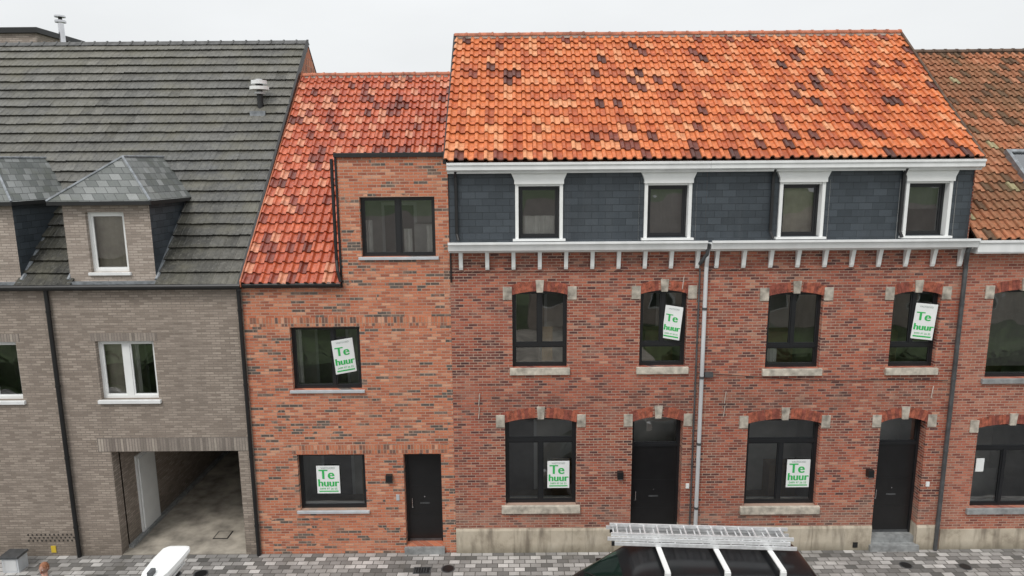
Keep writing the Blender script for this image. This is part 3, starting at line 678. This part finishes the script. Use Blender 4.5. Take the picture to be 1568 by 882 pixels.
w=MB()
for x in (.92,3.98):
    for s in (-1,1):
        w.tube([(x,s*.72,.34),(x,s*.965,.34)],.34,'tyre',28); w.tube([(x,s*.90,.34),(x,s*.975,.34)],.21,'alu',20); w.tube([(x,s*.97,.34),(x,s*.985,.34)],.06,'black',12)
w.obj('wheels',van)
w=MB()
for s in (-1,1):
    w.box(.02,.16,s*.78-.12,s*.78+.12,.72,.88,'lamp'); w.box(4.96,5.055,s*.84-.07,s*.84+.07,.9,1.35,'redl')
    w.box(.9,1.06,s*1.10-.11,s*1.10+.11,1.08,1.30,'vanp'); w.box(.95,1.02,s*.98-.05,s*.98+.05,1.1,1.15,'black')
w.box(-.03,.1,-.75,.75,.38,.58,'black'); w.box(5.0,5.09,-.8,.8,.38,.58,'black'); w.box(5.05,5.07,-.26,.26,.68,.8,'signw'); w.box(-.02,.02,-.26,.26,.45,.56,'signw')
w.obj('lamps_and_bumpers',van,bevel=.015)
w=MB()
for i in (0,1): w.tube([(.80,-.55+.75*i,1.49),(.60,-.1+.7*i,1.35)],.01,'black',6)
w.obj('wipers',van)
w=MB()
for x in (1.98,3.08,4.1):
    w.box(x-.05,x+.05,-.76,.76,2.15,2.185,'pvc')
    for s in (-1,1): w.box(x-.055,x+.055,s*.745-.03,s*.745+.03,1.97,2.16,'pvc')
w.obj('roof_rack',van,bevel=.008)
lad=empty('ladder',(1.22+2.6,-3.22,2.16)); lad.rotation_euler=(0,0,math.radians(-4.0))
w=MB()
for lay,(zz,wd,xo) in enumerate(((0,.50,0),(.085,.44,-.12),(.165,.38,-.05))):
    for s in (-1,1):
        w.box(-1.80+xo,1.80+xo,s*wd/2-.016,s*wd/2+.016,zz,zz+.07,'ladder')
    for i in range(13):
        x=-1.66+i*.275+xo; w.tube([(x,-wd/2,zz+.035),(x,wd/2,zz+.035)],.018,'ladder',8)
for s in (-1,1): w.box(-1.84,-1.78,s*.25-.02,s*.25+.02,-.01,.08,'black')
w.obj('rails_and_rungs',lad)

# ================================================================ STREET LAMP
sl_=empty('street_lamp',(-3.3,-11.25,0)); mb=MB()
mb.tube([(0,0,0),(0,0,1.2)],.09,'greypipe',16); mb.tube([(0,0,1.2),(0,0,5.75)],.06,'greypipe',16)
mb.tube([(0,0,5.7),(0,.05,5.88),(0,.2,5.95),(0,.55,5.97)],.045,'greypipe',12); mb.obj('pole',sl_,smooth=True)
mb=MB()
secs=[(.42,.05,.035),(.55,.07,.05),(.85,.085,.05),(.98,.125,.055),(1.2,.14,.05),(1.38,.135,.035),(1.43,.11,.02)]
rg=[]
for y,wx,hz in secs:
    rg.append(len(mb.v)); zc=5.98+(y-.42)*.03
    for a in range(12):
        t=2*math.pi*a/12; cs,sn=math.cos(t),math.sin(t)
        mb.v.append((wx*math.copysign(abs(cs)**.45,cs),y,zc+hz*math.copysign(abs(sn)**.6,sn)))
for a,b in zip(rg,rg[1:]):
    for j in range(12):
        j2=(j+1)%12; mb.f.append((a+j,a+j2,b+j2,b+j)); mb.m.append(mb.mi('pvc')); mb.c.append((1,1,1))
for b in (rg[0],rg[-1]): mb.f.append(tuple(b+j for j in range(12))); mb.m.append(0); mb.c.append((1,1,1))
mb.box(-.12,.12,.95,1.3,5.925,5.945,'lamp'); mb.box(-.03,.03,.62,.74,6.02,6.07,'greypipe')
mb.box(-.02,.02,.88,.96,6.03,6.09,'zinc')
mb.obj('head',sl_,smooth=False)

# ================================================================ PERSON
M['skin']=smat('skin',(.48,.27,.20),.6); M['hair']=smat('hair',(.34,.15,.08),.8,var=.4,scale=40); M['jacket']=smat('jacket_cloth',(.05,.06,.09),.9); M['trouser']=smat('trouser_cloth',(.04,.045,.06),.9)
def person(x,y,z):
    root=empty('person',(x,y,z))
    J=[('pelvis',(0,0,.95),.15),('waist',(0,0,1.1),.135),('chest',(0,0,1.32),.16),('nb',(0,0,1.46),.07),('hipL',(-.10,0,.86),.10),('kneeL',(-.11,-.03,.48),.065),('ankL',(-.11,.02,.09),.045),('toeL',(-.12,-.13,.04),.04),
       ('hipR',(.10,0,.86),.10),('kneeR',(.12,-.12,.48),.065),('ankR',(.12,-.16,.09),.045),('toeR',(.13,-.31,.04),.04),('shL',(-.20,0,1.41),.065),('elL',(-.25,.04,1.13),.048),('wrL',(-.24,-.04,.88),.032),('shR',(.20,0,1.41),.065),('elR',(.25,.05,1.13),.048),('wrR',(.25,-.02,.88),.032)]
    idx={n:i for i,(n,_,_) in enumerate(J)}
    Ed=['pelvis-waist','waist-chest','chest-nb','pelvis-hipL','hipL-kneeL','kneeL-ankL','ankL-toeL','pelvis-hipR','hipR-kneeR','kneeR-ankR','ankR-toeR','chest-shL','shL-elL','elL-wrL','chest-shR','shR-elR','elR-wrR']
    me=bpy.data.meshes.new('body'); me.from_pydata([p for _,p,_ in J],[tuple(idx[q] for q in e.split('-')) for e in Ed],[])
    me.materials.append(M['jacket']); o=bpy.data.objects.new('body',me); S.collection.objects.link(o); o.parent=root
    o.modifiers.new('s','SKIN'); 
    for i,(_,_,r) in enumerate(J): me.skin_vertices[0].data[i].radius=(r,r)
    me.skin_vertices[0].data[0].use_root=True
    o.modifiers.new('u','SUBSURF').render_levels=2
    mb=MB(); mb.tube([(0,0,1.44),(0,0,1.58)],.055,'skin',14); 
    def ell(cx,cy,cz,rx,ry,rz,k,n=18,m=12,zmin=-1,ymin=None):
        b=len(mb.v)
        for i in range(m+1):
            ph=math.pi*i/m
            for j in range(n):
                t=2*math.pi*j/n; xx=math.sin(ph)*math.cos(t); yy=math.sin(ph)*math.sin(t); zz=math.cos(ph)
                tp=1-.18*max(0,-zz) if rz>.1 else 1
                mb.v.append((cx+rx*xx*tp,cy+ry*yy*tp,cz+rz*zz))
        for i in range(m):
            for j in range(n):
                j2=(j+1)%n
                if math.cos(math.pi*(i+.5)/m)<zmin: continue
                mb.f.append((b+i*n+j,b+i*n+j2,b+(i+1)*n+j2,b+(i+1)*n+j)); mb.m.append(mb.mi(k)); mb.c.append((1,1,1))
    ell(0,0,1.66,.076,.096,.118,'skin'); ell(0,.012,1.677,.084,.100,.112,'hair',zmin=.1); ell(0,.03,1.65,.082,.085,.10,'hair',zmin=-.4)
    for s in (-1,1): ell(s*.078,.005,1.655,.012,.022,.032,'skin',8,6); ell(s*.03,-.085,1.665,.012,.008,.007,'white',8,6); ell(s*.03,-.092,1.665,.005,.004,.005,'black',8,6)
    ell(0,-.098,1.64,.012,.018,.024,'skin',8,6); ell(0,-.088,1.60,.024,.008,.007,'redl',8,6)
    mb.obj('head',root,smooth=True)
    mb=MB()
    for s in (-1,1):
        wx=s*.245; wy=-.03
        mb.tube([(wx,wy,.90),(wx,wy-.01,.84),(wx,wy-.015,.79)],.034,'skin',10)
        for q in range(4):
            L=[.075,.09,.085,.065][q]; yy=wy-.035+q*.02
            mb.tube([(wx,yy,.80),(wx-s*.008,yy-.004,.80-L*.5),(wx-s*.022,yy-.004,.80-L)],.009,'skin',8)
        mb.tube([(wx-s*.01,wy-.03,.84),(wx-s*.02,wy-.06,.80),(wx-s*.022,wy-.065,.77)],.011,'skin',8)
    mb.obj('hands',root,smooth=True)
person(-9.78,-3.02,-.12)

# ================================================================ OPPOSITE SIDE (behind viewpoint; reflected in windows)
M['opbrick']=brick_mat('far_brick',[(0,(.40,.33,.27)),(1,(.55,.47,.40))],(.5,.47,.42)); M['oproof']=smat('far_roof',(.22,.19,.17),.8)
for i,(xa,xb,hh) in enumerate(((-34,-16,4.6),(-14,-2,3.4),(1,12,4.4),(15,32,3.6))):
    H=House('row_house'); y1=-25; y0=-34
    H['walls'].box(xa,xb,y0,y1,-.15,hh,'opbrick'); H['roof'].prism([(y1+.4,hh-.1),((y0+y1)/2,hh+3.2),(y0-.4,hh-.1)],xa-.2,xb+.2,'oproof',axis='x')
    x=xa+1.2
    while x<xb-1.8:
        H['windows'].box(x,x+1.3,y1,y1+.03,1,2.5,'pvc'); H['windows'].box(x+.08,x+1.22,y1+.03,y1+.04,1.08,2.42,'vglass')
        x+=3
    for k,m_ in H.p.items(): m_.obj(k,H.root)
sheet('driveway',-6,7,-25,-12.603,-.05,'concrete',.1)
M['leaf']=smat('hedge_leaves',(.07,.12,.035),.9,var=.6,scale=6)
for (ha,hb) in ((-30,-6.2),(7.2,30)):
    mb=MB()
    for i in range(1100):
        x=random.uniform(ha,hb); y=-14+random.uniform(-.5,.5); z=random.uniform(-.1,1.2)
        v=Vector((random.gauss(0,1),random.gauss(0,1),random.gauss(0,1))).normalized(); u_=v.orthogonal().normalized()*.13; w_=v.cross(u_)
        p=Vector((x,y,z)); mb.poly([p-u_-w_,p+u_-w_*.6,p+u_+w_,p-u_*.7+w_],'leaf')
    mb.box(ha,hb,-14.3,-13.7,-.15,1.0,'leaf'); mb.obj('hedge')

# ================================================================ CAMERA, LIGHT, WORLD
cam=bpy.data.cameras.new('camera'); co=bpy.data.objects.new('camera',cam); S.collection.objects.link(co)
cam.lens=24; cam.sensor_width=36; cam.clip_end=1500; cam.clip_start=.1
co.matrix_world=Matrix.Translation((0,-16,9.67))@Matrix.Rotation(math.radians(80),4,'X')@Matrix.Rotation(math.radians(-.44),4,'Z')
S.camera=co
sv=Vector((-.45,-.75,1.15)).normalized()
L=bpy.data.lights.new('sun','SUN'); L.energy=1.5; L.angle=math.radians(18); L.color=(1,.96,.91)
lo=bpy.data.objects.new('sun',L); S.collection.objects.link(lo); lo.rotation_euler=sv.to_track_quat('Z','Y').to_euler()
wd=bpy.data.worlds.new('World'); S.world=wd; wd.use_nodes=True; t=wd.node_tree; t.nodes.clear()
sky=nd(t,'ShaderNodeTexSky',sky_type='NISHITA'); sky.sun_disc=False; sky.sun_elevation=math.asin(sv.z); sky.sun_rotation=math.atan2(sv.x,sv.y)
sky.dust_density=3
hs=nd(t,'ShaderNodeHueSaturation',{'Saturation':.15,'Value':.8,'Color':sky.outputs[0]})
tc=nd(t,'ShaderNodeTexCoord').outputs['Generated']
cl=ramp(t,nz(t,nd(t,'ShaderNodeMapping',{'Vector':tc,'Scale':(1,1,3)}).outputs[0],2.0,5),[(.3,.95),(.7,1.04)])
ov=mixc(t,1.0,(8.3,8.5,8.62),cl,'MULTIPLY')
# overcast dome: brighter overhead than at the horizon
zz=nd(t,'ShaderNodeSeparateXYZ',{0:tc}).outputs[2]
g=nd(t,'ShaderNodeMapRange',{'Value':zz,'From Min':0.0,'From Max':1.0,'To Min':.86,'To Max':1.4}).outputs[0]
mx=mixc(t,.85,hs.outputs[0],ov)
mx=nd(t,'ShaderNodeVectorMath',{0:mx,'Scale':g},operation='SCALE').outputs[0]
bg=nd(t,'ShaderNodeBackground',{'Color':mx,'Strength':.12}); o=nd(t,'ShaderNodeOutputWorld'); t.links.new(bg.outputs[0],o.inputs[0])
S.view_settings.view_transform='Standard'; S.view_settings.look='None'; S.view_settings.exposure=0
